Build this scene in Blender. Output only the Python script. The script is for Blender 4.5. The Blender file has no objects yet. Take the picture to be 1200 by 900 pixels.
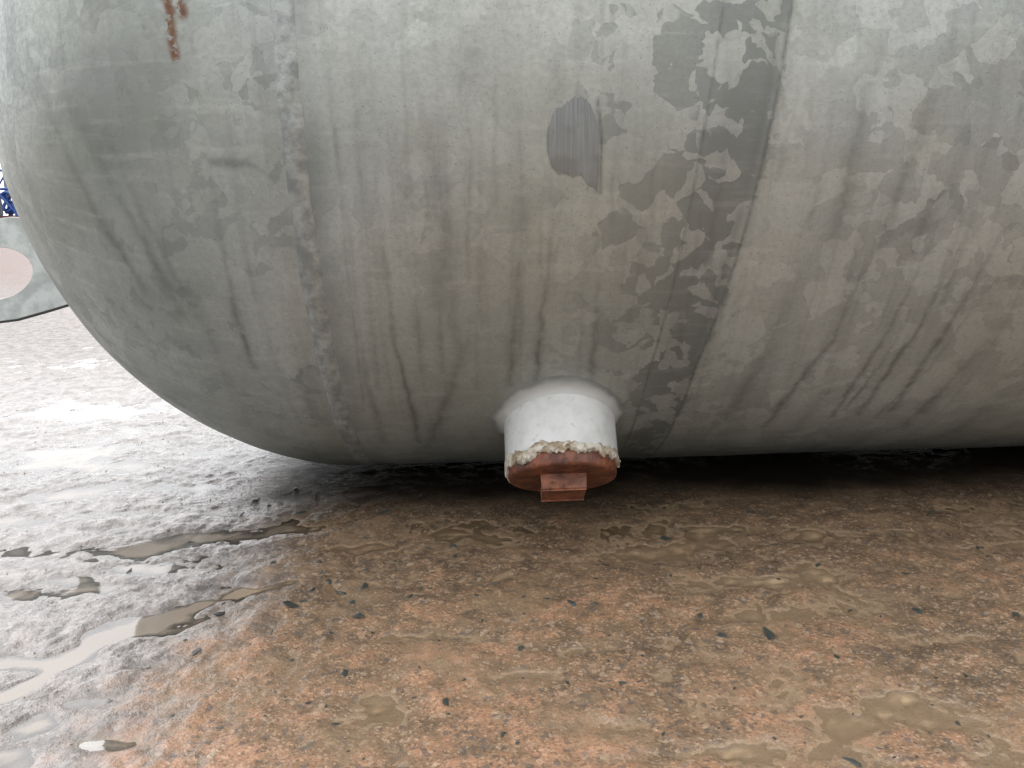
import bpy, bmesh, math, random
import numpy as np
from mathutils import Vector, Matrix
from mathutils import noise as MN
random.seed(4); RNG=np.random.default_rng(7)
S=bpy.context.scene; COL=S.collection
# ---------------------------------------------------------------- camera
HC=0.457; PITCH=math.radians(12.6); YAW=math.radians(1.8); ROLL=math.radians(1.1); FPX=940.0
cp=Vector((0,0,HC))
F=Vector((math.sin(YAW)*math.cos(PITCH),math.cos(YAW)*math.cos(PITCH),-math.sin(PITCH)))
Rt=Vector((math.cos(YAW),-math.sin(YAW),0)); Up=Rt.cross(F)
R2=Rt*math.cos(ROLL)-Up*math.sin(ROLL); U2=Rt*math.sin(ROLL)+Up*math.cos(ROLL)
cd=bpy.data.cameras.new('camera'); cam=bpy.data.objects.new('camera',cd); COL.objects.link(cam)
M=Matrix((R2,U2,-F)).transposed().to_4x4(); M.translation=cp; cam.matrix_world=M
cd.sensor_width=36; cd.lens=FPX/1200*36; cd.clip_start=.01; cd.clip_end=2000
S.camera=cam
def ray(px,py): return (F*FPX+R2*(px-600)+U2*(450-py)).normalized()
def ground_at(px,py,z=0):
    d=ray(px,py); t=(z-cp.z)/d.z; return cp+d*t
# ---------------------------------------------------------------- noise
def mkperm(seed):
    r=np.random.default_rng(seed); p=r.permutation(256); return np.concatenate([p,p]).astype(np.int32)
ANG=np.linspace(0,2*np.pi,256,endpoint=False)
def perlin(x,y,seed=0):
    p=mkperm(seed); xi=np.floor(x).astype(np.int64); yi=np.floor(y).astype(np.int64)
    xf=x-xi; yf=y-yi; xi&=255; yi&=255
    u=xf*xf*xf*(xf*(xf*6-15)+10); v=yf*yf*yf*(yf*(yf*6-15)+10)
    def g(ix,iy,dx,dy):
        a=ANG[p[p[ix&255]+(iy&255)]]; return np.cos(a)*dx+np.sin(a)*dy
    n00=g(xi,yi,xf,yf); n10=g(xi+1,yi,xf-1,yf); n01=g(xi,yi+1,xf,yf-1); n11=g(xi+1,yi+1,xf-1,yf-1)
    return (n00*(1-u)+n10*u)*(1-v)+(n01*(1-u)+n11*u)*v
def fbm(x,y,o=3,seed=0):
    s=0;a=1
    for i in range(o):
        s=s+a*perlin(x+i*17.3,y-i*9.1,seed+i); a*=.5; x=x*2.03; y=y*2.03
    return s
def sst(a,b,x):
    t=np.clip((x-a)/(b-a),0,1); return t*t*(3-2*t)
# ---------------------------------------------------------------- objects helpers
def grid_mesh(name,P,wrap=False,flip=False):
    ns,nt=P.shape[:2]; me=bpy.data.meshes.new(name)
    me.vertices.add(ns*nt); me.vertices.foreach_set('co',P.reshape(-1).astype(np.float32))
    i=np.arange(ns-1)[:,None]; jn=nt if wrap else nt-1; j=np.arange(jn)[None,:]; j2=(j+1)%nt
    q=np.stack([i*nt+j+0*j2,(i+1)*nt+j,(i+1)*nt+j2,i*nt+j2+0*j],-1).reshape(-1,4)
    if flip: q=q[:,::-1]
    n=len(q); me.loops.add(n*4); me.loops.foreach_set('vertex_index',q.reshape(-1).astype(np.int32))
    me.polygons.add(n); me.polygons.foreach_set('loop_start',np.arange(0,n*4,4,dtype=np.int32))
    me.polygons.foreach_set('use_smooth',np.ones(n,dtype=bool))
    me.update(calc_edges=True); return me
def link(name,me,mat,parent=None):
    o=bpy.data.objects.new(name,me); COL.objects.link(o)
    if mat: me.materials.clear(); me.materials.append(mat)
    if parent: o.parent=parent
    return o
def bmobj(name,bm,mat,parent=None,smooth=False):
    me=bpy.data.meshes.new(name); bmesh.ops.recalc_face_normals(bm,faces=bm.faces); bm.to_mesh(me); bm.free()
    if smooth:
        for p in me.polygons: p.use_smooth=True
    return link(name,me,mat,parent)
def tag(o,label=None,cat=None,group=None,kind=None):
    if label:o['label']=label
    if cat:o['category']=cat
    if group:o['group']=group
    if kind:o['kind']=kind
    return o
# ---------------------------------------------------------------- node helper
class NT:
    def __init__(s,name):
        s.m=bpy.data.materials.new(name); s.m.use_nodes=True; s.t=s.m.node_tree; s.b=s.t.nodes['Principled BSDF']
    def n(s,typ,ins=None,**kw):
        nd=s.t.nodes.new(typ)
        for k,v in kw.items(): setattr(nd,k,v)
        if ins:
            for k,v in ins.items(): s.set(nd,k,v)
        return nd
    def set(s,nd,k,v):
        sk=nd.inputs[k]
        if isinstance(v,bpy.types.NodeSocket): s.t.links.new(v,sk)
        else: sk.default_value=v
    def math(s,op,a,b=0,c=None,clamp=False):
        nd=s.n('ShaderNodeMath',operation=op,use_clamp=clamp); s.set(nd,0,a); s.set(nd,1,b)
        if c is not None: s.set(nd,2,c)
        return nd.outputs[0]
    def ramp(s,v,a,b,o0=0.,o1=1.,smooth=True):
        nd=s.n('ShaderNodeMapRange',interpolation_type='SMOOTHSTEP' if smooth else 'LINEAR')
        s.set(nd,0,v); s.set(nd,1,a); s.set(nd,2,b); s.set(nd,3,o0); s.set(nd,4,o1); return nd.outputs[0]
    def mix(s,f,a,b,bt='MIX'):
        nd=s.n('ShaderNodeMix',data_type='RGBA',blend_type=bt); s.set(nd,0,f)
        for k,v in ((6,a),(7,b)):
            if isinstance(v,tuple) and len(v)==3: v=v+(1,)
            s.set(nd,k,v)
        return nd.outputs[2]
    def noise(s,vec,scale,detail=3,rough=.5,out=0):
        nd=s.n('ShaderNodeTexNoise'); s.set(nd,'Scale',scale); s.set(nd,'Detail',detail); s.set(nd,'Roughness',rough)
        if vec is not None: s.set(nd,'Vector',vec)
        return nd.outputs[out]
    def voro(s,vec,scale,feature='F1',out='Color',rnd=1.):
        nd=s.n('ShaderNodeTexVoronoi',feature=feature); s.set(nd,'Scale',scale); s.set(nd,'Vector',vec); s.set(nd,'Randomness',rnd)
        return nd.outputs[out]
    def sep(s,c):
        nd=s.n('ShaderNodeSeparateXYZ'); s.set(nd,0,c); return nd.outputs
    def vscale(s,v,sc):
        nd=s.n('ShaderNodeVectorMath',operation='MULTIPLY'); s.set(nd,0,v); s.set(nd,1,sc); return nd.outputs[0]
    def vadd(s,a,b):
        nd=s.n('ShaderNodeVectorMath',operation='ADD'); s.set(nd,0,a); s.set(nd,1,b); return nd.outputs[0]
    def bump(s,h,dist,strength=1.,normal=None):
        nd=s.n('ShaderNodeBump'); s.set(nd,'Height',h); s.set(nd,'Distance',dist); s.set(nd,'Strength',strength)
        if normal: s.set(nd,'Normal',normal)
        return nd.outputs[0]
    def pos(s): return s.n('ShaderNodeNewGeometry').outputs['Position']
    def P(s,**kw):
        for k,v in kw.items():
            k=k.replace('_',' ')
            if isinstance(v,tuple) and len(v)==3: v=v+(1,)
            s.set(s.b,k,v)
# ================================================================ TANK
R=.6; YC=1.493; ZC=.6; X0=-.200; XA=.556; X1=3.1
def tank_hit(px,py):
    d=ray(px,py)
    a=d.y**2+d.z**2; b=d.y*(cp.y-YC)+d.z*(cp.z-ZC); c=(cp.y-YC)**2+(cp.z-ZC)**2-R*R
    q=b*b-a*c
    if q>0:
        t=(-b-math.sqrt(q))/a; p=cp+d*t
        if p.x>=X0: return p
    k=R/XA; o=Vector(((cp.x-X0)*k,cp.y-YC,cp.z-ZC)); e=Vector((d.x*k,d.y,d.z))
    a=e.dot(e); b=e.dot(o); c=o.dot(o)-R*R; q=b*b-a*c
    if q<0: q=0
    t=(-b-math.sqrt(q))/a; return cp+d*t
def theta_of(p): return math.atan2(YC-p.y,ZC-p.z)
psi=np.linspace(math.radians(89.9),0,360)[:-1]
ps_x=list(X0-XA*np.sin(psi)); ps_r=list(R*np.cos(psi))
cx=np.arange(X0,1.4,.0022); ps_x+=list(cx); ps_r+=[R]*len(cx)
cx=np.linspace(1.42,X1,30); ps_x+=list(cx); ps_r+=[R]*len(cx)
psi=np.linspace(0,math.radians(89.9),30)[1:]
ps_x+=list(X1+XA*np.sin(psi)); ps_r+=list(R*np.cos(psi))
ps_x=np.array(ps_x); ps_r=np.array(ps_r)
th=np.concatenate([np.radians(np.arange(8,125,.21)),np.radians(np.arange(125,368,3.))])
XX,TT=np.meshgrid(ps_x,th,indexing='ij'); RR=np.repeat(ps_r[:,None],len(th),1)
arc=TT*R
# the two edges of the dark band, measured on the wall
def edge(pp):
    q=sorted((theta_of(tank_hit(*p)),tank_hit(*p).x) for p in pp); t_=[a for a,b in q]; s_=[b for a,b in q]
    return np.interp(th,t_,s_)[None,:]
eR=edge([(928,0),(908,120),(880,240),(848,345),(815,430),(787,500)]); eL=edge([(848,0),(830,120),(808,240),(782,360),(762,430),(745,490)])
lw=.0012*fbm(arc*3,XX*0,2,4)
def shape(x,a): return .0026*fbm(x*3,a*3,2,3)+.0005*fbm(x*14,a*10,2,9)-.0026*np.exp(-((x-X0)/.04)**2)
dent=shape(XX,arc)
dent+= .0007*np.exp(-((XX-eL-lw)/.0022)**2)+.0012*np.exp(-((XX-eR-lw)/.003)**2)
fade=np.clip(ps_r/R*3,0,1)[:,None]
RR=RR+dent*fade
P=np.stack([XX,YC-RR*np.sin(TT),ZC-RR*np.cos(TT)],-1)
paint=np.zeros(P.shape[:2]+(4,),dtype=np.float32)
up=sst(.5,1.0,TT)
xw=XX+.003*fbm(arc*9,XX*9,2,61)
band=sst(-.045,.03,xw-eL+.03*fbm(arc*11,XX*11,3,62))*(1-sst(-.010,.014,xw-eR+.010*fbm(arc*30,XX*20,3,64)))
G=1.0*band+.70*up*sst(.04,.18,XX)*(1-band)*(1-sst(-.02,.02,XX-eR))
G=G+.40*(1-sst(X0-.03,X0+.02,XX))+.32*sst(.33,.5,XX)*sst(.3,-.2,fbm(XX*3,arc*3,2,21))
paint[...,1]=np.clip(G+.22*fbm(XX*4,arc*4,2,31),0,1)
paint[...,2]=np.clip(.25+1.0*fbm(XX*3.2+5,arc*2.2,3,41)+.2*np.exp(-((XX+.02)/.16)**2),0,1)
nb=fbm(XX*9,arc*6,3,66)
sm=.34*band*(.75+1.0*nb)
sm=np.maximum(sm,.66*np.exp(-np.abs(XX-eR+.010)/.013)*(1-sst(.0,.010,XX-eR))*(.8+1.0*nb))
sm=np.maximum(sm,.50*np.exp(-((XX-X0-.018)/.018)**2)*(.7+.9*fbm(XX*10,arc*9,2,67)))
sm=np.maximum(sm,.30*np.exp(-((XX-X0+.018)/.014)**2)*(.6+.9*fbm(XX*10,arc*9,2,77)))
sm=np.maximum(sm,(1-sst(X0-.2,X0-.0,XX))*(.50+.5*fbm(XX*5,arc*5,3,68)))
sm=np.maximum(sm,.86*sst(.82,.36,TT)*(.76+.6*fbm(XX*7,arc*2.5,3,69)))  # belly shade painted into the wall colour, deeper towards the bottom
stain_shade=np.clip(sm,0,1).astype(np.float32)  # dark stains together with the painted belly shade
def seg_paint(ch,pts,w,amp,soft=1.4,wob=.004,seed=0):
    pts=[Vector(p) for p in pts]
    for a,b in zip(pts[:-1],pts[1:]):
        ta,tb=theta_of(a),theta_of(b); m=w*3+wob*2
        i0,i1=np.searchsorted(ps_x[:1300],[min(a.x,b.x)-m,max(a.x,b.x)+m])
        jn=int(np.sum(th<math.radians(125))); j0,j1=np.searchsorted(th[:jn],[min(ta,tb)-m/R*1.5-.01,max(ta,tb)+m/R*1.5+.01])
        if i1<=i0 or j1<=j0: continue
        Q=P[i0:i1,j0:j1].copy()
        Q[...,0]+=wob*fbm(arc[i0:i1,j0:j1]*30,XX[i0:i1,j0:j1]*8,2,seed+50)
        A=np.array(a); B=np.array(b); AB=B-A; L=AB.dot(AB)+1e-9
        t=np.clip(((Q-A)@AB)/L,0,1); D=np.linalg.norm(Q-(A+t[...,None]*AB),axis=-1)
        ww=w*(1+.7*fbm(arc[i0:i1,j0:j1]*20,XX[i0:i1,j0:j1]*20,2,seed+77))
        v=amp*np.exp(-np.abs(D/np.maximum(ww,.0006))**soft)
        paint[i0:i1,j0:j1,ch]=np.maximum(paint[i0:i1,j0:j1,ch],v)
def pxl(ch,pp,w,amp,fadein=False,**k):
    pts=[]
    for (a,b) in zip(pp[:-1],pp[1:]):
        for t in np.linspace(0,1,5)[:-1]: pts.append(tank_hit(a[0]+(b[0]-a[0])*t,a[1]+(b[1]-a[1])*t))
    pts.append(tank_hit(*pp[-1]))
    if not fadein: seg_paint(ch,pts,w,amp,**k); return
    n_=len(pts)-1
    for i in range(n_):
        f=min(1,.15+1.2*(i/n_))*(.75 if i==n_-1 else 1); seg_paint(ch,pts[i:i+2],w*(.7+.5*i/n_),amp*f,**k)
drips=[([(445,240),(452,320),(462,400),(478,460),(492,520)],.0038,.72),([(535,230),(530,370),(540,420)],.009,.38),([(657,200),(640,330),(632,400),(628,445)],.0042,.72),
([(616,240),(603,380),(597,450)],.0048,.62),([(704,280),(697,390),(692,452)],.0042,.65),([(560,350),(530,450),(500,525)],.009,.6),
([(1198,230),(1120,370),(1045,480)],.0048,.75),([(1155,230),(1080,380),(1005,485)],.004,.72),([(1108,250),(1040,390),(975,488)],.004,.66),
([(1045,240),(975,400),(895,500)],.005,.70),([(1200,350),(1130,430),(1060,500)],.010,.5),([(950,300),(900,410),(850,490)],.011,.5),
([(1010,330),(950,430),(905,490)],.003,.5),([(1085,340),(1030,430),(990,480)],.003,.6),([(1165,330),(1090,430),(1030,485)],.003,.6),
([(250,240),(272,350),(297,430)],.0045,.75),([(262,300),(285,380),(290,425)],.003,.65),([(15,10),(60,140),(110,250),(170,340)],.007,.55),
([(50,60),(110,180),(165,280),(215,370)],.009,.5),([(120,150),(160,240),(230,370)],.007,.45),([(350,190),(360,240),(368,270)],.005,.4),
([(520,100),(522,250),(516,360)],.012,.35),([(1050,0),(1010,130),(975,280)],.010,.45),([(1130,0),(1080,150),(1030,290)],.008,.4),
([(462,30),(500,150),(520,250)],.008,.3),([(655,40),(650,110)],.008,.35),([(705,240),(697,310)],.004,.4),([(1175,60),(1120,200),(1060,300)],.012,.3),
([(420,60),(425,170)],.014,.25),([(770,500),(735,525)],.012,.3),([(600,60),(610,200),(615,290)],.010,.28),([(560,20),(545,90)],.02,.35),
([(1190,450),(1120,505)],.02,.4),([(990,440),(930,505)],.015,.4),([(330,330),(350,430),(370,500)],.008,.4),([(400,330),(425,430),(450,520)],.005,.4)]
rd=random.Random(12)
for k in range(44):
    x=rd.uniform(380,1180); y=rd.uniform(0,300); L=rd.uniform(100,260); sl=(x-570)/600*-.32
    drips.append(([(x,y),(x+sl*L*.5+rd.uniform(-3,3),y+L*.5),(x+sl*L*1.15,y+L)],rd.uniform(.002,.0045),rd.uniform(.15,.36)))
for k,(pp,w,a) in enumerate(drips): pxl(0,pp,w,a,seed=k,fadein=True)
jn=int(np.sum(th<math.radians(125)))
for E,w_,a_ in((eL,.0014,.7),(eR,.0020,.8)):
    v=a_*np.exp(-np.abs((XX-E-lw)/(w_*(1+.5*fbm(arc*12,XX*0+3,2,99))))**1.4)*(.8+.8*fbm(arc*9,XX*0+7,2,98)); v[:,jn:]=0; v[TT<.35]*=.4; paint[...,0]=np.maximum(paint[...,0],v)
pxl(0,[(392,150),(405,300),(432,520)],.0016,.5,seed=70,wob=.001)
pxl(0,[(701,118),(705,165),(704,226)],.0015,.8,seed=71,wob=.001)
for k,(x,y,w,a) in enumerate([(495,170,.024,.9),(408,80,.022,.6),(610,65,.02,.4),(560,80,.02,.35),(1085,150,.03,.7),(1180,60,.03,.6),(540,400,.02,.5),(985,210,.03,.5),(240,120,.02,.5)]):
    pxl(2,[(x-w*250,y-8),(x+w*250,y+10)],w,a,soft=3,wob=.02,seed=k+5)
pxl(3,[(190,-20),(197,15),(203,66)],.0055,1.,soft=3,wob=.006,seed=3); pxl(3,[(204,-15),(214,15)],.006,.95,soft=3,seed=8)
pxl(0,[(248,190),(290,192),(325,212)],.004,.5,seed=90,soft=2)
tank=bpy.data.objects.new('storage_tank',None); COL.objects.link(tank)
tag(tank,'large grey galvanised steel tank lying on wet ground, with white drain neck underneath','tank')
n=NT('weathered_galvanised'); pos=n.pos()
at=n.n('ShaderNodeAttribute',attribute_name='paint'); fl=n.n('ShaderNodeAttribute',attribute_name='flow').outputs['Vector']
stain_shade_f=n.sep(fl)[2]
pr,pg,pb=n.sep(at.outputs['Color'])[:3]; pa=at.outputs['Alpha']
wv=n.noise(pos,15,2,.5,1); warp=n.vadd(pos,n.vscale(n.vadd(wv,(-.5,-.5,-.5)),(.038,.038,.038)))
warp=n.vadd(warp,n.vscale(n.vadd(n.noise(pos,75,1,.5,1),(-.5,-.5,-.5)),(.014,.014,.014)))
c1=n.sep(n.voro(warp,27)); c2=n.sep(n.voro(warp,56)); big=n.noise(pos,2.6,3,.55)
thr=n.math('SUBTRACT',.88,n.math('MULTIPLY',pg,.50))
dk=n.ramp(n.math('ADD',n.math('MULTIPLY',c1[0],.60),n.math('MULTIPLY',c2[0],.40)),thr,n.math('ADD',thr,.025))
lt=n.ramp(n.math('ADD',n.math('MULTIPLY',c1[1],.75),n.math('MULTIPLY',c2[1],.25)),.57,.605)
col=n.mix(n.ramp(big,.35,.65),(.312,.335,.316),(.412,.432,.402))
col=n.mix(n.math('MULTIPLY',c2[2],.15),col,(.26,.28,.268))
col=n.mix(n.math('MULTIPLY',c1[2],.20),col,(.21,.228,.22))
ltx=n.ramp(n.sep(pos)[0],.22,.4,0,.20)
col=n.mix(n.math('MULTIPLY',lt,n.math('ADD',ltx,n.ramp(n.noise(pos,3.3,2),.35,.6,.07,.26))),col,(.51,.54,.51))
col=n.mix(n.math('MULTIPLY',dk,n.math('MULTIPLY_ADD',n.math('POWER',pg,1.5),.66,.10)),col,(.105,.123,.126))
col=n.mix(n.math('MULTIPLY',stain_shade_f,n.ramp(n.noise(pos,9,4,.6),.25,.65,.55,1.)),col,(.097,.112,.110))
col=n.mix(n.math('MULTIPLY',pb,.30),col,(.28,.275,.19))
st=n.noise(n.vscale(fl,(55,2.2,0)),1,4,.6); col=n.mix(n.ramp(st,.46,.78,0,.32),col,(.155,.16,.148))
st2=n.noise(n.vscale(fl,(9,60,0)),1,3,.6); col=n.mix(n.ramp(st2,.5,.8,0,.18),col,(.59,.61,.57))
fn=n.noise(pos,160,4,.65); col=n.mix(n.ramp(fn,.3,.75,0,.25),col,(.19,.2,.188))
sp=n.noise(pos,420,1,.5); col=n.mix(n.ramp(sp,.66,.74,0,.4),col,(.1,.1,.09))
col=n.mix(n.math('MULTIPLY',pr,n.ramp(n.noise(pos,90,3),.25,.6,.5,1.)),col,(.07,.077,.068))
rust=n.math('MULTIPLY',pa,n.ramp(n.noise(pos,75,4,.7),.40,.52)); col=n.mix(rust,col,n.mix(n.noise(pos,200),(.06,.030,.016),(.22,.105,.05)))
ro=n.math('ADD',n.math('MULTIPLY',c1[2],.12),n.ramp(fn,.3,.7,.33,.48))
hh=n.math('ADD',n.math('MULTIPLY',fn,.5),n.math('ADD',n.math('MULTIPLY',dk,-.12),n.math('MULTIPLY',n.noise(pos,35,3),.9)))
n.P(Base_Color=col,Roughness=n.math('ADD',ro,n.math('MULTIPLY',rust,.35)),Metallic=n.math('MULTIPLY',n.math('SUBTRACT',1.,rust),.40),Normal=n.bump(hh,.0011,.45))
MT=n.m
me=grid_mesh('shell',P,wrap=True)
a=me.attributes.new('paint','FLOAT_COLOR','POINT'); a.data.foreach_set('color',paint.reshape(-1))
flow=np.stack([XX,arc,stain_shade],-1).astype(np.float32); a=me.attributes.new('flow','FLOAT_VECTOR','POINT'); a.data.foreach_set('vector',flow.reshape(-1))
shell=link('shell',me,MT,tank)
def girth(xc,wid,hei,seed,mat,name):
    ss=np.linspace(-1,1,22); tt=np.concatenate([np.radians(np.arange(8,125,.18)),np.radians(np.arange(125,368,2.))])
    Sg,Tg=np.meshgrid(ss,tt,indexing='ij'); ar=Tg*R
    w=wid*(1+.22*fbm(ar*16,Sg*.6+3,3,seed)); c=xc+.0015*fbm(ar*6,Sg*0,2,seed+3)
    x=c+Sg*w
    r=R+shape(x,ar)+hei*(1-np.abs(Sg)**2)*(1+.35*fbm(x*70,ar*36,3,seed+7)+.2*fbm(x*10,ar*12,2,seed+11))-.0022*np.abs(Sg)**6
    return link(name,grid_mesh(name,np.stack([x,YC-r*np.sin(Tg),ZC-r*np.cos(Tg)],-1),wrap=True),mat,tank)
n=NT('weld_zinc'); pos=n.pos(); k=n.noise(pos,60,4,.65); k2=n.noise(n.vscale(pos,(1,.6,.6)),14,3)
col=n.mix(n.ramp(k,.34,.68),(.20,.215,.207),(.34,.36,.345)); col=n.mix(n.ramp(k2,.42,.66,0,.4),col,(.15,.16,.155))
n.P(Base_Color=col,Roughness=.42,Metallic=.35,Normal=n.bump(n.noise(pos,120,4,.65),.0013,.65)); MW=n.m
girth(X0,.0142,.0028,5,MW,'weld_seam')
n=NT('scraped_metal'); pos=n.pos(); g=n.noise(n.vscale(pos,(520,10,10)),1,5,.75)
col=n.mix(n.ramp(g,.3,.72),(.17,.185,.187),(.27,.288,.285)); col=n.mix(n.ramp(n.noise(pos,34,3),.48,.7,0,.55),col,(.15,.148,.13))
n.P(Base_Color=col,Roughness=.42,Metallic=.4,Normal=n.bump(g,.0003,.2)); MS=n.m
tx=[641,644,651,660,668,680,690,697,702]; ty=[160,146,131,124,118,113,121,131,160]
bx_=[641,645,648,655,664,672,680,687,694,700,702]; by=[172,192,198,203,201,207,204,215,221,224,200]
rows=[]; lr=random.Random(8); d1=d2=0
for x in np.arange(641,702.1,1.0):
    d1=d1*.5+lr.uniform(-2.5,2.5); d2=d2*.6+lr.uniform(-2.2,2.2); a_=np.interp(x,tx,ty)+d1; b_=max(np.interp(x,bx_,by)+d2,a_+4); row=[]
    for q in np.linspace(0,1,30):
        h=tank_hit(x,a_+(b_-a_)*q); nn=Vector((0,h.y-YC,h.z-ZC)).normalized(); ar_=theta_of(h)*R
        dd=float(shape(np.array([h.x]),np.array([ar_]))[0])
        row.append(tuple(Vector((h.x,YC,ZC))+nn*(R+dd+.0007)))
    rows.append(row)
patch=link('scraped_patch',grid_mesh('scraped_patch',np.array(rows)),MS,tank); tag(patch,'scraped bare patch on the tank wall')
# ---------------------------------------------------------------- drain outlet
rp=tank_hit(655,490); tr=theta_of(rp)-math.radians(9)
nrm=Vector((0,-math.sin(tr),-math.cos(tr))); o0=Vector((rp.x,YC,ZC))+Vector((0,-math.sin(theta_of(rp)),-math.cos(theta_of(rp))))*R
ex=Vector((1,0,0)); ey=nrm.cross(ex)
def lathe(prof,name,mat,parent,nseg=160,fn=None):
    aa=np.linspace(0,2*np.pi,nseg,endpoint=False); rows=[]
    for i,(r,h) in enumerate(prof):
        row=[]
        for k,t in enumerate(aa):
            r_,h_=(r,h) if fn is None else fn(i,r,h,t)
            row.append(tuple(o0+ex*(r_*math.cos(t))+ey*(r_*math.sin(t))+nrm*h_))
        rows.append(row)
    return link(name,grid_mesh(name,np.array(rows),wrap=True,flip=True),mat,parent)
RN=.0770; DH=-.0120
n=NT('white_paint'); pos=n.pos(); col=n.mix(n.ramp(n.noise(pos,26,4,.6),.38,.68,0,.7),(.56,.57,.56),(.40,.405,.385))
col=n.mix(n.ramp(n.noise(pos,130,3),.62,.74,0,.5),col,(.30,.27,.22))
n.P(Base_Color=col,Roughness=.3,Normal=n.bump(n.noise(pos,70,3),.0011,.6)); MP=n.m
def surf_h(r,t,h):
    q=o0+ex*(r*math.cos(t))+ey*(r*math.sin(t)); y,z=q.y-YC,q.z-ZC; b=y*nrm.y+z*nrm.z; c=y*y+z*z-R*R
    return -b+math.sqrt(max(b*b-c,0))+h
neck=lathe([(RN,-.03),(RN,.0),(RN,.035),(RN,.070+DH),(RN-.001,.0755+DH),(RN-.005,.077+DH),(RN-.008,.076+DH),(RN-.008,.02)],'drain_neck',MP,tank)
tag(neck,'white painted drain neck under the tank')
def wn(i,r,h,t):
    k=MN.noise(Vector((math.cos(t)*1.6,math.sin(t)*1.6,i*.1)))+.3*MN.noise(Vector((math.cos(t)*6,math.sin(t)*6,i*.2)))
    e=[1,.95,.8,.5,.25,.1,0,0][min(i,7)]
    rr_=r+.009*k*e
    hs=surf_h(rr_,t,0); pt=o0+ex*(rr_*math.cos(t))+ey*(rr_*math.sin(t))+nrm*hs
    dd=float(shape(np.array([pt.x]),np.array([theta_of(pt)*R]))[0])
    return rr_, hs+h+dd
n=NT('collar_paint'); pos=n.pos(); q=n.noise(pos,30,4,.6); ed=n.n('ShaderNodeAttribute',attribute_name='edge').outputs['Fac']
ed=n.math('ADD',ed,n.math('MULTIPLY',n.math('SUBTRACT',q,.5),.9)); col=n.mix(n.ramp(ed,.15,.95),(.20,.217,.208),(.44,.45,.435))
n.P(Base_Color=col,Roughness=.4,Metallic=.15,Normal=n.bump(n.noise(pos,60,3),.0012,.6)); MC=n.m
cprof=[(RN+.022,-.0012),(RN+.0165,.0002),(RN+.0120,.0006),(RN+.0080,.0013),(RN+.005,.0025),(RN+.0028,.0045),(RN+.0012,.0075),(RN-.0008,.0120)]
co=lathe(cprof,'weld_collar',MC,neck,fn=wn); a=co.data.attributes.new('edge','FLOAT','POINT'); a.data.foreach_set('value',np.repeat(np.array([0,.15,.4,.7,.9,1,1,1],dtype=np.float32),160))
def iron(name,a_,b_):
    n=NT(name); pos=n.pos(); q=n.noise(pos,42,5,.7)
    col=n.mix(n.ramp(q,.35,.65),a_,b_); col=n.mix(n.ramp(n.noise(pos,120,3),.54,.70,0,.75),col,(.035,.015,.010))
    n.P(Base_Color=col,Roughness=n.ramp(n.noise(pos,60,3),.3,.7,.36,.62),Normal=n.bump(n.noise(pos,140,4,.6),.0015,.8)); return n.m
MR=iron('rusty_iron',(.080,.025,.014),(.195,.062,.028)); MRH=iron('rusty_head_lit',(.12,.038,.018),(.28,.095,.042))  # head uses a lighter copy of the rust, its lit look put into the colour
RP=.0738
plug=lathe([(RP-.004,.060+DH),(RP-.001,.078+DH),(RP,.086+DH),(RP,.0955+DH),(RP-.0015,.0990+DH),(RP-.005,.1002+DH),(RP-.012,.1000+DH),(RP-.02,.0996+DH),(.02,.0995+DH),(.0005,.0995+DH)],'drain_plug',MR,tank)
tag(plug,'rusty red brown threaded plug')
bm=bmesh.new(); bmesh.ops.create_cube(bm,size=1)
for v in bm.verts:
    s=.0285 if v.co.z<0 else .0270
    x,y=math.copysign(s,v.co.x),math.copysign(s*1.1,v.co.y)+(-.004); c,s_=math.cos(.04),math.sin(.04)
    v.co=o0+ex*(x*c-y*s_)+ey*(x*s_+y*c)+nrm*((.093 if v.co.z<0 else .1195)+DH)
bmesh.ops.bevel(bm,geom=bm.edges[:],offset=.0024,segments=3,affect='EDGES',profile=.6)
bmobj('square_head',bm,MRH,plug,False)
n=NT('thread_tape'); pos=n.pos(); q=n.noise(pos,60,4,.65); col=n.mix(n.ramp(q,.40,.62),(.25,.19,.12),(.54,.51,.44))
n.P(Base_Color=col,Roughness=.6,Normal=n.bump(n.noise(pos,160,4,.7),.0010,.7)); MTP=n.m
def tf(i,r,h,t):
    c=Vector((math.cos(t)*4,math.sin(t)*4,i*.35)); a=MN.noise(c*1.2); b=MN.noise(Vector((math.cos(t)*6,math.sin(t)*6,i*.06))); d=MN.noise(Vector((math.cos(t)*17,math.sin(t)*17,i*.10))); g_=MN.noise(Vector((math.cos(t)*42,math.sin(t)*42,3)))
    low=.003*MN.noise(Vector((math.cos(t)*2.2,math.sin(t)*2.2,7)))
    e=1 if 0<i<7 else .2; side=max(0,-math.cos(t))**3*.009
    return r+e*(.0003*a+.0006*b+.0003*d), h+low+ (.0070*b+.0040*d+.0012*g_+.006*a+side if i>=4 else .006*b+.003*d)+DH
lathe([(RN-.006,.068),(RN+.0003,.0705),(RN+.0009,.0740),(RN+.0011,.077),(RN+.0010,.0798),(RN+.0004,.0815),(RN-.0008,.0828),(RN-.006,.0828)],'thread_tape',MTP,tank,nseg=480,fn=tf)
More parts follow.
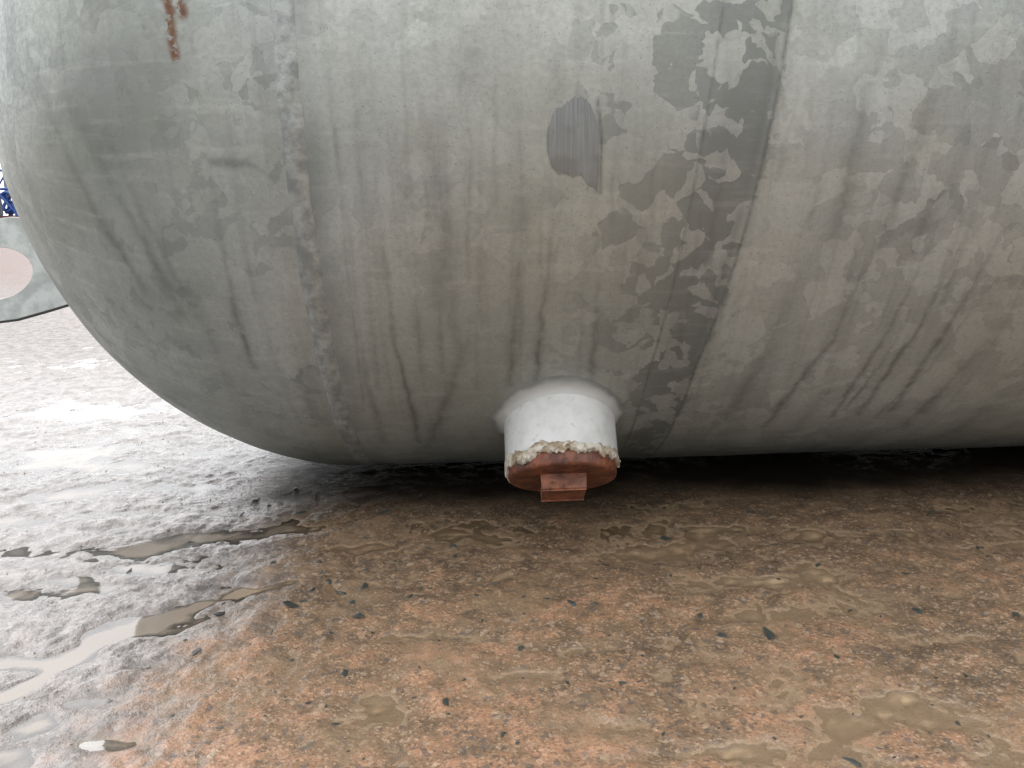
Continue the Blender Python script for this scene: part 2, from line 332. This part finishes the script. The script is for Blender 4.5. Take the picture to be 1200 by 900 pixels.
def tube(bm,pts,rad,ns=6,cap=True):
    rings=[]
    for i,p in enumerate(pts):
        p=Vector(p); d=(Vector(pts[min(i+1,len(pts)-1)])-Vector(pts[max(i-1,0)])).normalized()
        u=d.orthogonal().normalized(); v=d.cross(u); r=rad[i] if isinstance(rad,list) else rad
        rings.append([bm.verts.new(p+u*r*math.cos(2*math.pi*k/ns)+v*r*math.sin(2*math.pi*k/ns)) for k in range(ns)])
    for a,b in zip(rings[:-1],rings[1:]):
        for k in range(ns): bm.faces.new((a[k],a[(k+1)%ns],b[(k+1)%ns],b[k]))
    if cap: bm.faces.new(rings[0][::-1]); bm.faces.new(rings[-1])
for i in range(18):
    bm=bmesh.new(); t=(-1.6+i*.35)+random.uniform(-.1,.1); L=random.uniform(.08,.28); h=random.uniform(.072,.082)+DH; pts=[]
    for k in range(8):
        tt=t+L*k/7; r=RN+.0012+(.002*k/7 if i%5==0 else 0); hh=h+.003*math.sin(k*.9+i)+(.008*(k/7)**2 if i%5==0 else 0)
        pts.append(o0+ex*r*math.cos(tt)+ey*r*math.sin(tt)+nrm*hh)
    tube(bm,pts,random.uniform(.0003,.0006)); bmobj('tape_strand',bm,MTP,bpy.data.objects['thread_tape'],True)
# ---------------------------------------------------------------- lifting lug
YL=1.72
def plane_pt(px,py):
    d=ray(px,py); t=(YL-cp.y)/d.y; p=cp+d*t; return (p.x,p.z)
cu=bpy.data.curves.new('lug','CURVE'); cu.dimensions='2D'; cu.fill_mode='BOTH'; cu.extrude=.007; cu.bevel_depth=.0012; cu.bevel_resolution=2
def spl(pts):
    s=cu.splines.new('POLY'); s.points.add(len(pts)-1); s.use_cyclic_u=True
    for q,p in zip(s.points,pts): q.co=(p[0],p[1],0,1)
outer=[(230,335),(112,335),(98,340),(86,339),(76,328),(66,312),(57,296),(50,281),(43,269),(33,260),(20,256),(5,255),(-15,258),(-35,266),(-52,282),(-63,302),(-66,325),(-58,345),(-40,361),(-18,371),(5,374),(30,371),(62,362),(95,352),(130,358),(230,385)]
low=[(-64,334),(-58,345),(-40,361),(-18,371),(5,374),(30,371),(62,362),(95,352),(130,358)]
spl([plane_pt(*p) for p in outer]); spl([plane_pt(-4+46*math.cos(t),320+31*math.sin(t)) for t in np.linspace(0,2*math.pi,40,endpoint=False)])
tmp=bpy.data.objects.new('t',cu); COL.objects.link(tmp); bpy.context.view_layer.update()
lm=bpy.data.meshes.new_from_object(tmp.evaluated_get(bpy.context.evaluated_depsgraph_get())); bpy.data.objects.remove(tmp)
for v in lm.vertices: x,z,d=v.co; v.co=(x,YL+d+.25*(z-.35),z)
n=NT('lug_zinc'); pos=n.pos(); col=n.mix(n.ramp(n.noise(pos,26,4,.6),.35,.65),(.31,.33,.315),(.46,.485,.465)); n.P(Base_Color=col,Roughness=.5,Metallic=.2,Normal=n.bump(n.noise(pos,120,3),.001,.5))
lug=link('lifting_lug',lm,n.m,tank)
n=NT('lug_edge'); pos=n.pos(); n.P(Base_Color=n.mix(n.noise(pos,60,3),(.03,.032,.032),(.09,.092,.09)),Roughness=.6)
bm=bmesh.new(); tube(bm,[Vector((plane_pt(*p)[0],YL+.25*(plane_pt(*p)[1]-.35)-.004,plane_pt(*p)[1]-.001)) for p in low],.0046,8); bmobj('lug_rim',bm,n.m,lug,True)
# ================================================================ GROUND
def axis(lo,hi,d,farlo,farhi,rlo,rhi):
    core=list(np.arange(lo,hi,d)); a=[];x=lo;s=d
    while x>farlo: s*=rlo; x-=s; a.append(x)
    b=[];x=core[-1];s=d
    while x<farhi: s*=rhi; x+=s; b.append(x)
    return np.array(a[::-1]+core+b)
gx=axis(-1.35,1.25,.0034,-300,300,1.022,1.06); gy=axis(.38,1.75,.0034,-60,500,1.12,1.018)
WL=-.0030
dep=[]
for (px,py,a,b,dd) in [(870,680,90,9,.0052),(1060,835,70,18,.0054),(1020,625,70,9,.005),(440,825,34,34,.0046),(565,682,40,8,.0052),(745,648,80,9,.0055),(930,716,70,9,.0055),(555,745,40,8,.005),(610,790,45,7,.005),(480,745,35,7,.0045),(700,850,45,8,.005),
  (150,738,60,6,.010),(195,724,50,6,.010),(90,765,30,9,.012),(40,645,60,9,.009),(80,578,45,8,.009),(20,775,35,6,.010),(95,482,60,8,.006),(300,690,60,8,.005),(50,850,30,10,.007),(690,760,50,7,.005),(1150,700,60,8,.0052),(240,800,50,14,.0046),(330,620,60,7,.0045),(860,880,70,12,.005),(175,640,40,7,.009),(220,628,50,5,.009),(130,545,60,6,.007),(25,700,40,9,.009),(1180,880,50,14,.005),(1100,745,60,7,.005),(150,600,40,5,.007),(60,430,60,5,.005),(180,500,50,5,.006),(185,665,60,7,.009),(20,610,40,6,.008),(870,620,80,6,.0045),(400,640,60,6,.0045),(1150,640,60,7,.0045),(70,530,50,5,.007),(230,570,40,4,.006),(110,690,45,6,.008),(60,680,30,5,.008),(130,620,30,5,.007),(110,820,30,6,.008),(150,870,40,8,.007),(20,880,30,8,.007),(170,780,25,4,.006)]:
    c=ground_at(px,py); ra=abs(ground_at(px+a,py).x-c.x); rb=abs(ground_at(px,py-b).y-c.y)
    dep.append((c.x,c.y,ra,rb,dd))
chan=[ground_at(*p) for p in [(-60,838),(40,797),(120,747),(200,718),(280,694),(360,676)]]
def H(x,y):
    dist=np.sqrt(x*x+y*y); f=1-sst(2.5,6,dist); f2=1-sst(1.6,3.2,dist); f3=1-sst(8,30,dist)
    wx=x+.05*fbm(x*5,y*5,2,200); wy=y+.05*fbm(x*5+9,y*5,2,210)
    left=sst(-.1,-.42,x)
    h=.0045*fbm(wx*1.5,wy*1.5,2,100)*(f3*.8+.2)+.0040*fbm(wx*5,wy*5,3,110)*f3
    m=fbm(wx*22,wy*22,3,120); h=h+(.0028+.0012*left)*m*(f*.8+.2*f3)
    h=h+f2*(.0013+.0002*left)*fbm(x*85,y*85,2,130)
    r=fbm(wx*42,wy*42,2,140); h=h-f*.0010*sst(.12,.4,r)
    jx=.8*fbm(x*10,y*10,3,150); jy=.8*fbm(x*10+4,y*10,3,160)
    for (cx_,cy_,ra,rb,dd) in dep:
        q=((x-cx_)/ra+jx)**2+((y-cy_)/rb+jy)**2
        h=h-dd*.72*np.exp(-q*.8)
    for a,b in zip(chan[:-1],chan[1:]):
        abx,aby=b.x-a.x,b.y-a.y; L=abx*abx+aby*aby
        t=np.clip(((x-a.x)*abx+(y-a.y)*aby)/L,0,1); sd=((x-a.x-t*abx)**2+(y-a.y-t*aby)**2)**.5
        sd=sd+.012*fbm(x*25,y*25,2,170)
        h=h-.012*np.exp(-(sd/.009)**2)*(1-.7*sst(-.5,-.2,x))
    h=h+.0009-.0016*left+.0042*sst(2.2,6,y)
    w=sst(1.1,1.28,y)*(1-sst(1.75,1.95,y))*sst(-.55,-.3,x)*(1-sst(3.3,3.5,x))
    return h*(1-w)+w*(-.0018+.0008*fbm(x*30,y*30,2,190))
GX,GY=np.meshgrid(gx,gy,indexing='ij'); GZ=H(GX,GY)
n=NT('wet_concrete'); pos=n.pos(); px_,py_,pz_=n.sep(pos)[:3]
n1=n.noise(pos,5,4,.6); n2=n.noise(pos,32,4,.6); n3=n.noise(pos,230,3,.65); n4=n.noise(pos,560,2,.5)
hz=n.ramp(pz_,-.004,.005)
soil=n.math('ADD',n.math('MULTIPLY',hz,.30),n.math('MULTIPLY',n.math('SUBTRACT',n1,.3),1.0)); soil=n.math('ADD',soil,n.math('MULTIPLY',n.math('SUBTRACT',n2,.5),1.2))
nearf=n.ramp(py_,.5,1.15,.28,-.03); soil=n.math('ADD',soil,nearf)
cr=n.n('ShaderNodeValToRGB'); n.set(cr,0,soil); e=cr.color_ramp.elements
e[0].position=.12; e[0].color=(.10,.064,.036,1); e[1].position=.95; e[1].color=(.52,.28,.16,1)
for p_,c_ in((.36,(.175,.112,.062,1)),(.55,(.27,.163,.09,1)),(.72,(.40,.217,.122,1))): q=e.new(p_); q.color=c_
col=cr.outputs[0]
vg=n.sep(n.voro(pos,430)); col=n.mix(n.ramp(vg[0],.76,.9,0,.42),col,(.62,.43,.28)); col=n.mix(n.ramp(vg[1],.78,.9,0,.48),col,(.07,.045,.03))
vg2=n.sep(n.voro(pos,180)); col=n.mix(n.ramp(vg2[0],.90,.94,0,.6),col,(.08,.075,.07)); col=n.mix(n.ramp(vg2[1],.93,.96,0,.4),col,(.52,.40,.28))
col=n.mix(n.ramp(n3,.35,.65,.30,0.),col,(.075,.047,.028))
film=n.ramp(n.noise(pos,9,4,.6),.50,.60,0,.45); col=n.mix(film,col,(.26,.175,.10))
lf=n.ramp(n.math('ADD',px_,n.math('ADD',n.math('MULTIPLY',n1,.30),n.math('MULTIPLY',n2,.14))),.0,-.18,0,.86); g=n.mix(n.ramp(n2,.35,.65),(.11,.10,.096),(.29,.265,.253)); g=n.mix(n.ramp(vg[0],.74,.88,0,.5),g,(.075,.068,.065)); g=n.mix(n.ramp(vg2[1],.80,.88,0,.5),g,(.40,.37,.35))
col=n.mix(lf,col,g)  # same ground, greyed on the left: sky sheen painted into the colour
pool=n.ramp(n.math('ADD',pz_,n.math('MULTIPLY',n.math('SUBTRACT',n2,.5),.0016)),-.0034,-.0014,.9,0.); col=n.mix(pool,col,n.mix(lf,(.33,.23,.138),(.19,.175,.16)))
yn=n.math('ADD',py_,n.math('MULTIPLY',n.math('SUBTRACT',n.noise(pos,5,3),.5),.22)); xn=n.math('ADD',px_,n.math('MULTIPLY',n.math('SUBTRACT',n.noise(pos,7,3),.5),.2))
under=n.math('MULTIPLY',n.ramp(yn,1.10,1.28),n.ramp(xn,-.46,-.30)); under=n.math('MULTIPLY',under,n.ramp(py_,1.9,2.2,1.,0.)); col=n.mix(n.math('MULTIPLY',under,.97),col,(.009,.0075,.006))  # contact shadow of the tank painted into the ground colour
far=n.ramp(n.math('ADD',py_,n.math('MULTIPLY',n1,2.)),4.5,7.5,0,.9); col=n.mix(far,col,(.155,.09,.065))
wet=n.ramp(n.math('ADD',n.math('MULTIPLY',n2,.6),n.math('MULTIPLY',n.noise(pos,11,3),.5)),.42,.62,1.,.6); wet=n.math('MAXIMUM',wet,n.math('MULTIPLY',lf,1.1),clamp=True)
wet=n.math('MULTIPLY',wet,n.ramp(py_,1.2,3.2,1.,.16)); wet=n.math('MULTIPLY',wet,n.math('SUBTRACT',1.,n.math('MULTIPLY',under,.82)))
bh=n.math('ADD',n.math('MULTIPLY',n3,1.),n.math('ADD',n.math('MULTIPLY',n4,.5),n.math('MULTIPLY',vg[2],.4)))
bn=n.bump(bh,.0020,.8); bn2=n.bump(n.math('ADD',n.math('MULTIPLY',n3,1.2),n.math('ADD',n.math('MULTIPLY',n.noise(pos,90,3,.6),1.3),n.math('MULTIPLY',vg2[2],.3))),n.ramp(lf,0,.7,.0011,.0016),.8)
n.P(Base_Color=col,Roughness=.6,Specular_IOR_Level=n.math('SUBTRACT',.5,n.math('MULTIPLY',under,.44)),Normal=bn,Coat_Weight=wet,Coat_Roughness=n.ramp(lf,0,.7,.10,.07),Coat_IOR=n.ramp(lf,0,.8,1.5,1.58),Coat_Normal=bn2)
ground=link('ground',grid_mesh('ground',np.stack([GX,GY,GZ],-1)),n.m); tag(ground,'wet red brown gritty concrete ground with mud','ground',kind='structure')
sx=gx[(gx>-60)&(gx<40)][::2]; sy=gy[(gy>-5)&(gy<80)][::2]; WX,WY=np.meshgrid(sx,sy,indexing='ij'); DP=(WL-H(WX,WY))
n=NT('muddy_water'); pos=n.pos(); nd=n.n('ShaderNodeAttribute',attribute_name='depth').outputs['Fac']
t=n.t; ou=t.nodes['Material Output']; dep_f=n.ramp(nd,0.,.0040,.03,.92)
wc=n.mix(n.ramp(n.noise(pos,7,3),.35,.65),(.36,.25,.15),(.47,.345,.215)); wc=n.mix(n.ramp(n.sep(pos)[0],-.15,-.4,0,.7),wc,(.20,.185,.17))
df=n.n('ShaderNodeBsdfDiffuse'); n.set(df,0,wc); tr_=n.n('ShaderNodeBsdfTransparent'); m1=n.n('ShaderNodeMixShader'); n.set(m1,0,dep_f); t.links.new(tr_.outputs[0],m1.inputs[1]); t.links.new(df.outputs[0],m1.inputs[2])
bw=n.bump(n.math('ADD',n.noise(pos,26,2),n.math('MULTIPLY',n.noise(pos,120,2),.15)),.0005,.35); gl=n.n('ShaderNodeBsdfGlossy'); n.set(gl,'Roughness',.04); n.set(gl,'Normal',bw); n.set(gl,0,(1,1,1,1)); fr_=n.n('ShaderNodeFresnel'); n.set(fr_,0,n.ramp(n.sep(pos)[0],-.2,-.42,1.38,2.0)); n.set(fr_,1,bw)
m2=n.n('ShaderNodeMixShader'); n.set(m2,0,fr_.outputs[0]); t.links.new(m1.outputs[0],m2.inputs[1]); t.links.new(gl.outputs[0],m2.inputs[2]); t.links.new(m2.outputs[0],ou.inputs[0]); t.nodes.remove(n.b)
me=grid_mesh('water',np.stack([WX,WY,WX*0+WL],-1)); a=me.attributes.new('depth','FLOAT','POINT'); a.data.foreach_set('value',DP.reshape(-1).astype(np.float32))
w=link('water',me,n.m); tag(w,'shallow muddy puddle water lying in the hollows','water',kind='structure')
# dark stone chips
n=NT('wet_slate'); pos=n.pos(); col=n.mix(n.noise(pos,90,3),(.018,.024,.022),(.065,.075,.066)); n.P(Base_Color=col,Roughness=.4,Normal=n.bump(n.noise(pos,200,3),.001,.6)); MSL=n.m
protos=[]
for k in range(7):
    bm=bmesh.new(); r=random.Random(k+10)
    for i in range(12):
        a=r.uniform(0,6.28); q=r.uniform(.3,1); bm.verts.new((q*math.cos(a),q*math.sin(a)*r.uniform(.4,.8),r.uniform(-.2,.2)))
    bmesh.ops.convex_hull(bm,input=bm.verts[:]); bmesh.ops.delete(bm,geom=[v for v in bm.verts if not v.link_faces],context='VERTS')
    bmesh.ops.bevel(bm,geom=bm.edges[:],offset=.02,segments=1,affect='EDGES'); bmesh.ops.recalc_face_normals(bm,faces=bm.faces)
    me=bpy.data.meshes.new('stone_chip'); bm.to_mesh(me); bm.free(); me.materials.append(MSL); protos.append(me)
spots=[(425,687,12),(400,692,11),(385,680,8),(340,712,13),(365,690,7),(905,742,20),(420,722,13),(260,718,14),(245,722,9),(1075,715,14),(230,765,9),(405,790,10),(520,825,14),(412,705,8),(480,700,8),(1000,890,13),(670,710,10),(845,745,9),(640,703,6),(355,705,8),(820,722,8),(560,700,6),(150,668,8),(730,800,8),(610,760,7),(980,770,8),(1130,790,8),(300,585,11),(350,600,10),(330,590,8),(450,600,9),(780,630,9),(880,600,8),(1090,600,9),(1150,640,9),(395,845,9),(318,742,7),(590,860,7),(1190,720,9),(375,672,7),(700,680,6),(530,640,8),(960,660,8)]
rr=random.Random(3)
for i in range(110): spots.append((rr.uniform(190,1195),rr.uniform(570,890),rr.uniform(2.8,6.0)))
for i,(px,py,s) in enumerate(spots):
    c=ground_at(px,py); sc=(ground_at(px+s,py)-c).length; z=float(H(np.array([c.x]),np.array([c.y]))[0])
    o=bpy.data.objects.new('stone_chip',protos[i%7]); COL.objects.link(o); o.location=(c.x,c.y,max(z,WL)+sc*.05); o.scale=(sc,sc,sc*.8); o.rotation_euler=(rr.uniform(-.25,.25),rr.uniform(-.25,.25),rr.uniform(0,6.28))
    tag(o,'small dark flaky stone chip lying on the wet ground','stone','dark stone chips scattered over the wet ground')
# grit
N=22000; gxp=RNG.uniform(-1.3,1.3,N); gyp=.45+RNG.random(N)**1.4*1.5; den=fbm(gxp*5,gyp*5,2,300)+RNG.normal(0,.25,N)>.04; den&=~((gyp>1.1)&(gxp>-.35)); gxp=gxp[den]; gyp=gyp[den]; gz=H(gxp,gyp); ok=gz>WL; gxp,gyp,gz=gxp[ok],gyp[ok],gz[ok]; N=len(gxp)
sz=.0005+.0014*RNG.random(N)**6
octv=np.array([(1,0,0),(0,1,0),(-1,0,0),(0,-1,0),(0,0,1),(0,0,-1)],float); of=np.array([(0,1,4),(1,2,4),(2,3,4),(3,0,4),(1,0,5),(2,1,5),(3,2,5),(0,3,5)])
V=octv[None]*(RNG.uniform(.55,1.2,(N,6,1)))*sz[:,None,None]; an=RNG.uniform(0,6.28,N); ca,sa=np.cos(an)[:,None],np.sin(an)[:,None]
V=np.stack([V[...,0]*ca-V[...,1]*sa+gxp[:,None],V[...,0]*sa+V[...,1]*ca+gyp[:,None],V[...,2]*.7+gz[:,None]+sz[:,None]*.3],-1)
fc=(of[None]+np.arange(N)[:,None,None]*6).reshape(-1,3)
me=bpy.data.meshes.new('grit'); me.from_pydata(V.reshape(-1,3).tolist(),[],fc.tolist())
n=NT('grit'); pos=n.pos(); v=n.sep(n.voro(pos,130)); col=n.mix(v[0],(.15,.09,.05),(.46,.29,.18)); col=n.mix(n.math('GREATER_THAN',v[1],.7),col,(.08,.075,.07)); n.P(Base_Color=col,Roughness=.4)
tag(link('grit',me,n.m),'fine reddish gravel grit strewn over the ground','grit',kind='stuff')
# ================================================================ far yard machine
def box(bm,c,s,rot=0):
    r=bmesh.ops.create_cube(bm,size=1)
    for v in r['verts']: v.co=Vector((v.co.x*s[0],v.co.y*s[1],v.co.z*s[2]))+Vector(c)
g=ground_at(8,264); g.z=0
fr=bpy.data.objects.new('pump_skid',None); COL.objects.link(fr); fr.location=(g.x,g.y,0); tag(fr,'blue steel frame machine on a dark red skid, far off at the left edge','machine')
def pm(name,c,r=.4,met=0):
    n=NT(name); pos=n.pos(); n.P(Base_Color=n.mix(n.noise(pos,6,4),tuple(x*.7 for x in c),c),Roughness=r,Metallic=met); return n.m
MB_=pm('blue_paint',(.03,.10,.36)); MRD=pm('dark_red_paint',(.13,.025,.03)); MG=pm('grey_paint',(.2,.22,.25))
bm=bmesh.new()
for y in(-.5,.5): box(bm,(-.1,y,.22),(3.0,.14,.36))
for x in(-1.4,-.5,.4,1.2): box(bm,(x,0,.20),(.12,.86,.26))
bmobj('skid_base',bm,MRD,fr)
bm=bmesh.new()
for x in(-1.2,0,.75):
    for y in(-.5,.5): tube(bm,[(x,y,.4),(x,y,2.3 if x<.5 else 1.5)],.06,8)
for y in(-.5,.5):
    tube(bm,[(-1.2,y,2.3),(0,y,2.3)],.06,8); tube(bm,[(-1.2,y,.5),(0,y,2.2)],.04,8); tube(bm,[(0,y,1.5),(.75,y,.5)],.05,8); tube(bm,[(0,y,1.5),(.75,y,1.5)],.06,8)
bmobj('steel_frame',bm,MB_,fr)
bm=bmesh.new(); pts=[(.45+.33*math.cos(t*1.3),-.15+.1*math.sin(2*t),.95+.42*math.sin(t)) for t in np.linspace(0,20,80)]; tube(bm,pts,.07,6); bmobj('hose',bm,MB_,fr,True)
bm=bmesh.new(); box(bm,(-.6,0,.95),(.8,.6,1.1)); bmesh.ops.bevel(bm,geom=bm.edges[:],offset=.04,segments=2,affect='EDGES'); bmobj('engine_cover',bm,MG,fr)
bm=bmesh.new(); tube(bm,[(.15,.1,.4),(.15,.1,2.7)],.07,10); bmobj('exhaust_stack',bm,MG,fr,True)
# ================================================================ light: overcast, brightest beyond the tank to the left
W=bpy.data.worlds.new('World'); S.world=W; W.use_nodes=True; t=W.node_tree; bg=t.nodes['Background']
el,az=math.radians(46),math.radians(-25)
sky=t.nodes.new('ShaderNodeTexSky'); sky.sky_type='NISHITA'; sky.sun_disc=False; sky.sun_elevation=el; sky.sun_rotation=az
mx=t.nodes.new('ShaderNodeMix'); mx.data_type='RGBA'; mx.inputs[0].default_value=.85; t.links.new(sky.outputs[0],mx.inputs[6])
tc=t.nodes.new('ShaderNodeTexCoord'); dt=t.nodes.new('ShaderNodeVectorMath'); dt.operation='DOT_PRODUCT'; t.links.new(tc.outputs['Generated'],dt.inputs[0]); dt.inputs[1].default_value=Vector((-.35,.80,.40)).normalized()
mr=t.nodes.new('ShaderNodeMapRange'); mr.interpolation_type='SMOOTHSTEP'; t.links.new(dt.outputs['Value'],mr.inputs[0]); mr.inputs[1].default_value=-.2; mr.inputs[2].default_value=.95; mr.inputs[3].default_value=1.35; mr.inputs[4].default_value=2.3
sp=t.nodes.new('ShaderNodeSeparateXYZ'); t.links.new(tc.outputs['Generated'],sp.inputs[0])
mz=t.nodes.new('ShaderNodeMapRange'); mz.interpolation_type='SMOOTHSTEP'; t.links.new(sp.outputs[2],mz.inputs[0]); mz.inputs[1].default_value=-.02; mz.inputs[2].default_value=.42; mz.inputs[3].default_value=.38; mz.inputs[4].default_value=1.25
my=t.nodes.new('ShaderNodeMapRange'); my.interpolation_type='SMOOTHSTEP'; t.links.new(sp.outputs[1],my.inputs[0]); my.inputs[1].default_value=-.1; my.inputs[2].default_value=.4; my.inputs[3].default_value=0; my.inputs[4].default_value=1
mf=t.nodes.new('ShaderNodeMix'); mf.data_type='FLOAT'; t.links.new(my.outputs[0],mf.inputs[0]); t.links.new(mz.outputs[0],mf.inputs[2]); mf.inputs[3].default_value=1.
mm=t.nodes.new('ShaderNodeMath'); mm.operation='MULTIPLY'; t.links.new(mr.outputs[0],mm.inputs[0]); t.links.new(mf.outputs[0],mm.inputs[1])
vm=t.nodes.new('ShaderNodeVectorMath'); vm.operation='SCALE'; vm.inputs[0].default_value=(9.4,9.4,9.5); t.links.new(mm.outputs[0],vm.inputs['Scale']); t.links.new(vm.outputs[0],mx.inputs[7])
t.links.new(mx.outputs[2],bg.inputs[0]); bg.inputs[1].default_value=.13
sd=bpy.data.lights.new('sun','SUN'); sd.energy=.6; sd.angle=math.radians(30); sd.color=(1,.97,.93); so=bpy.data.objects.new('sun',sd); COL.objects.link(so)
dv=Vector((math.sin(az)*math.cos(el),math.cos(az)*math.cos(el),math.sin(el))); so.rotation_euler=dv.to_track_quat('Z','Y').to_euler()
S.view_settings.view_transform='Standard'; S.view_settings.look='None'; S.view_settings.exposure=0
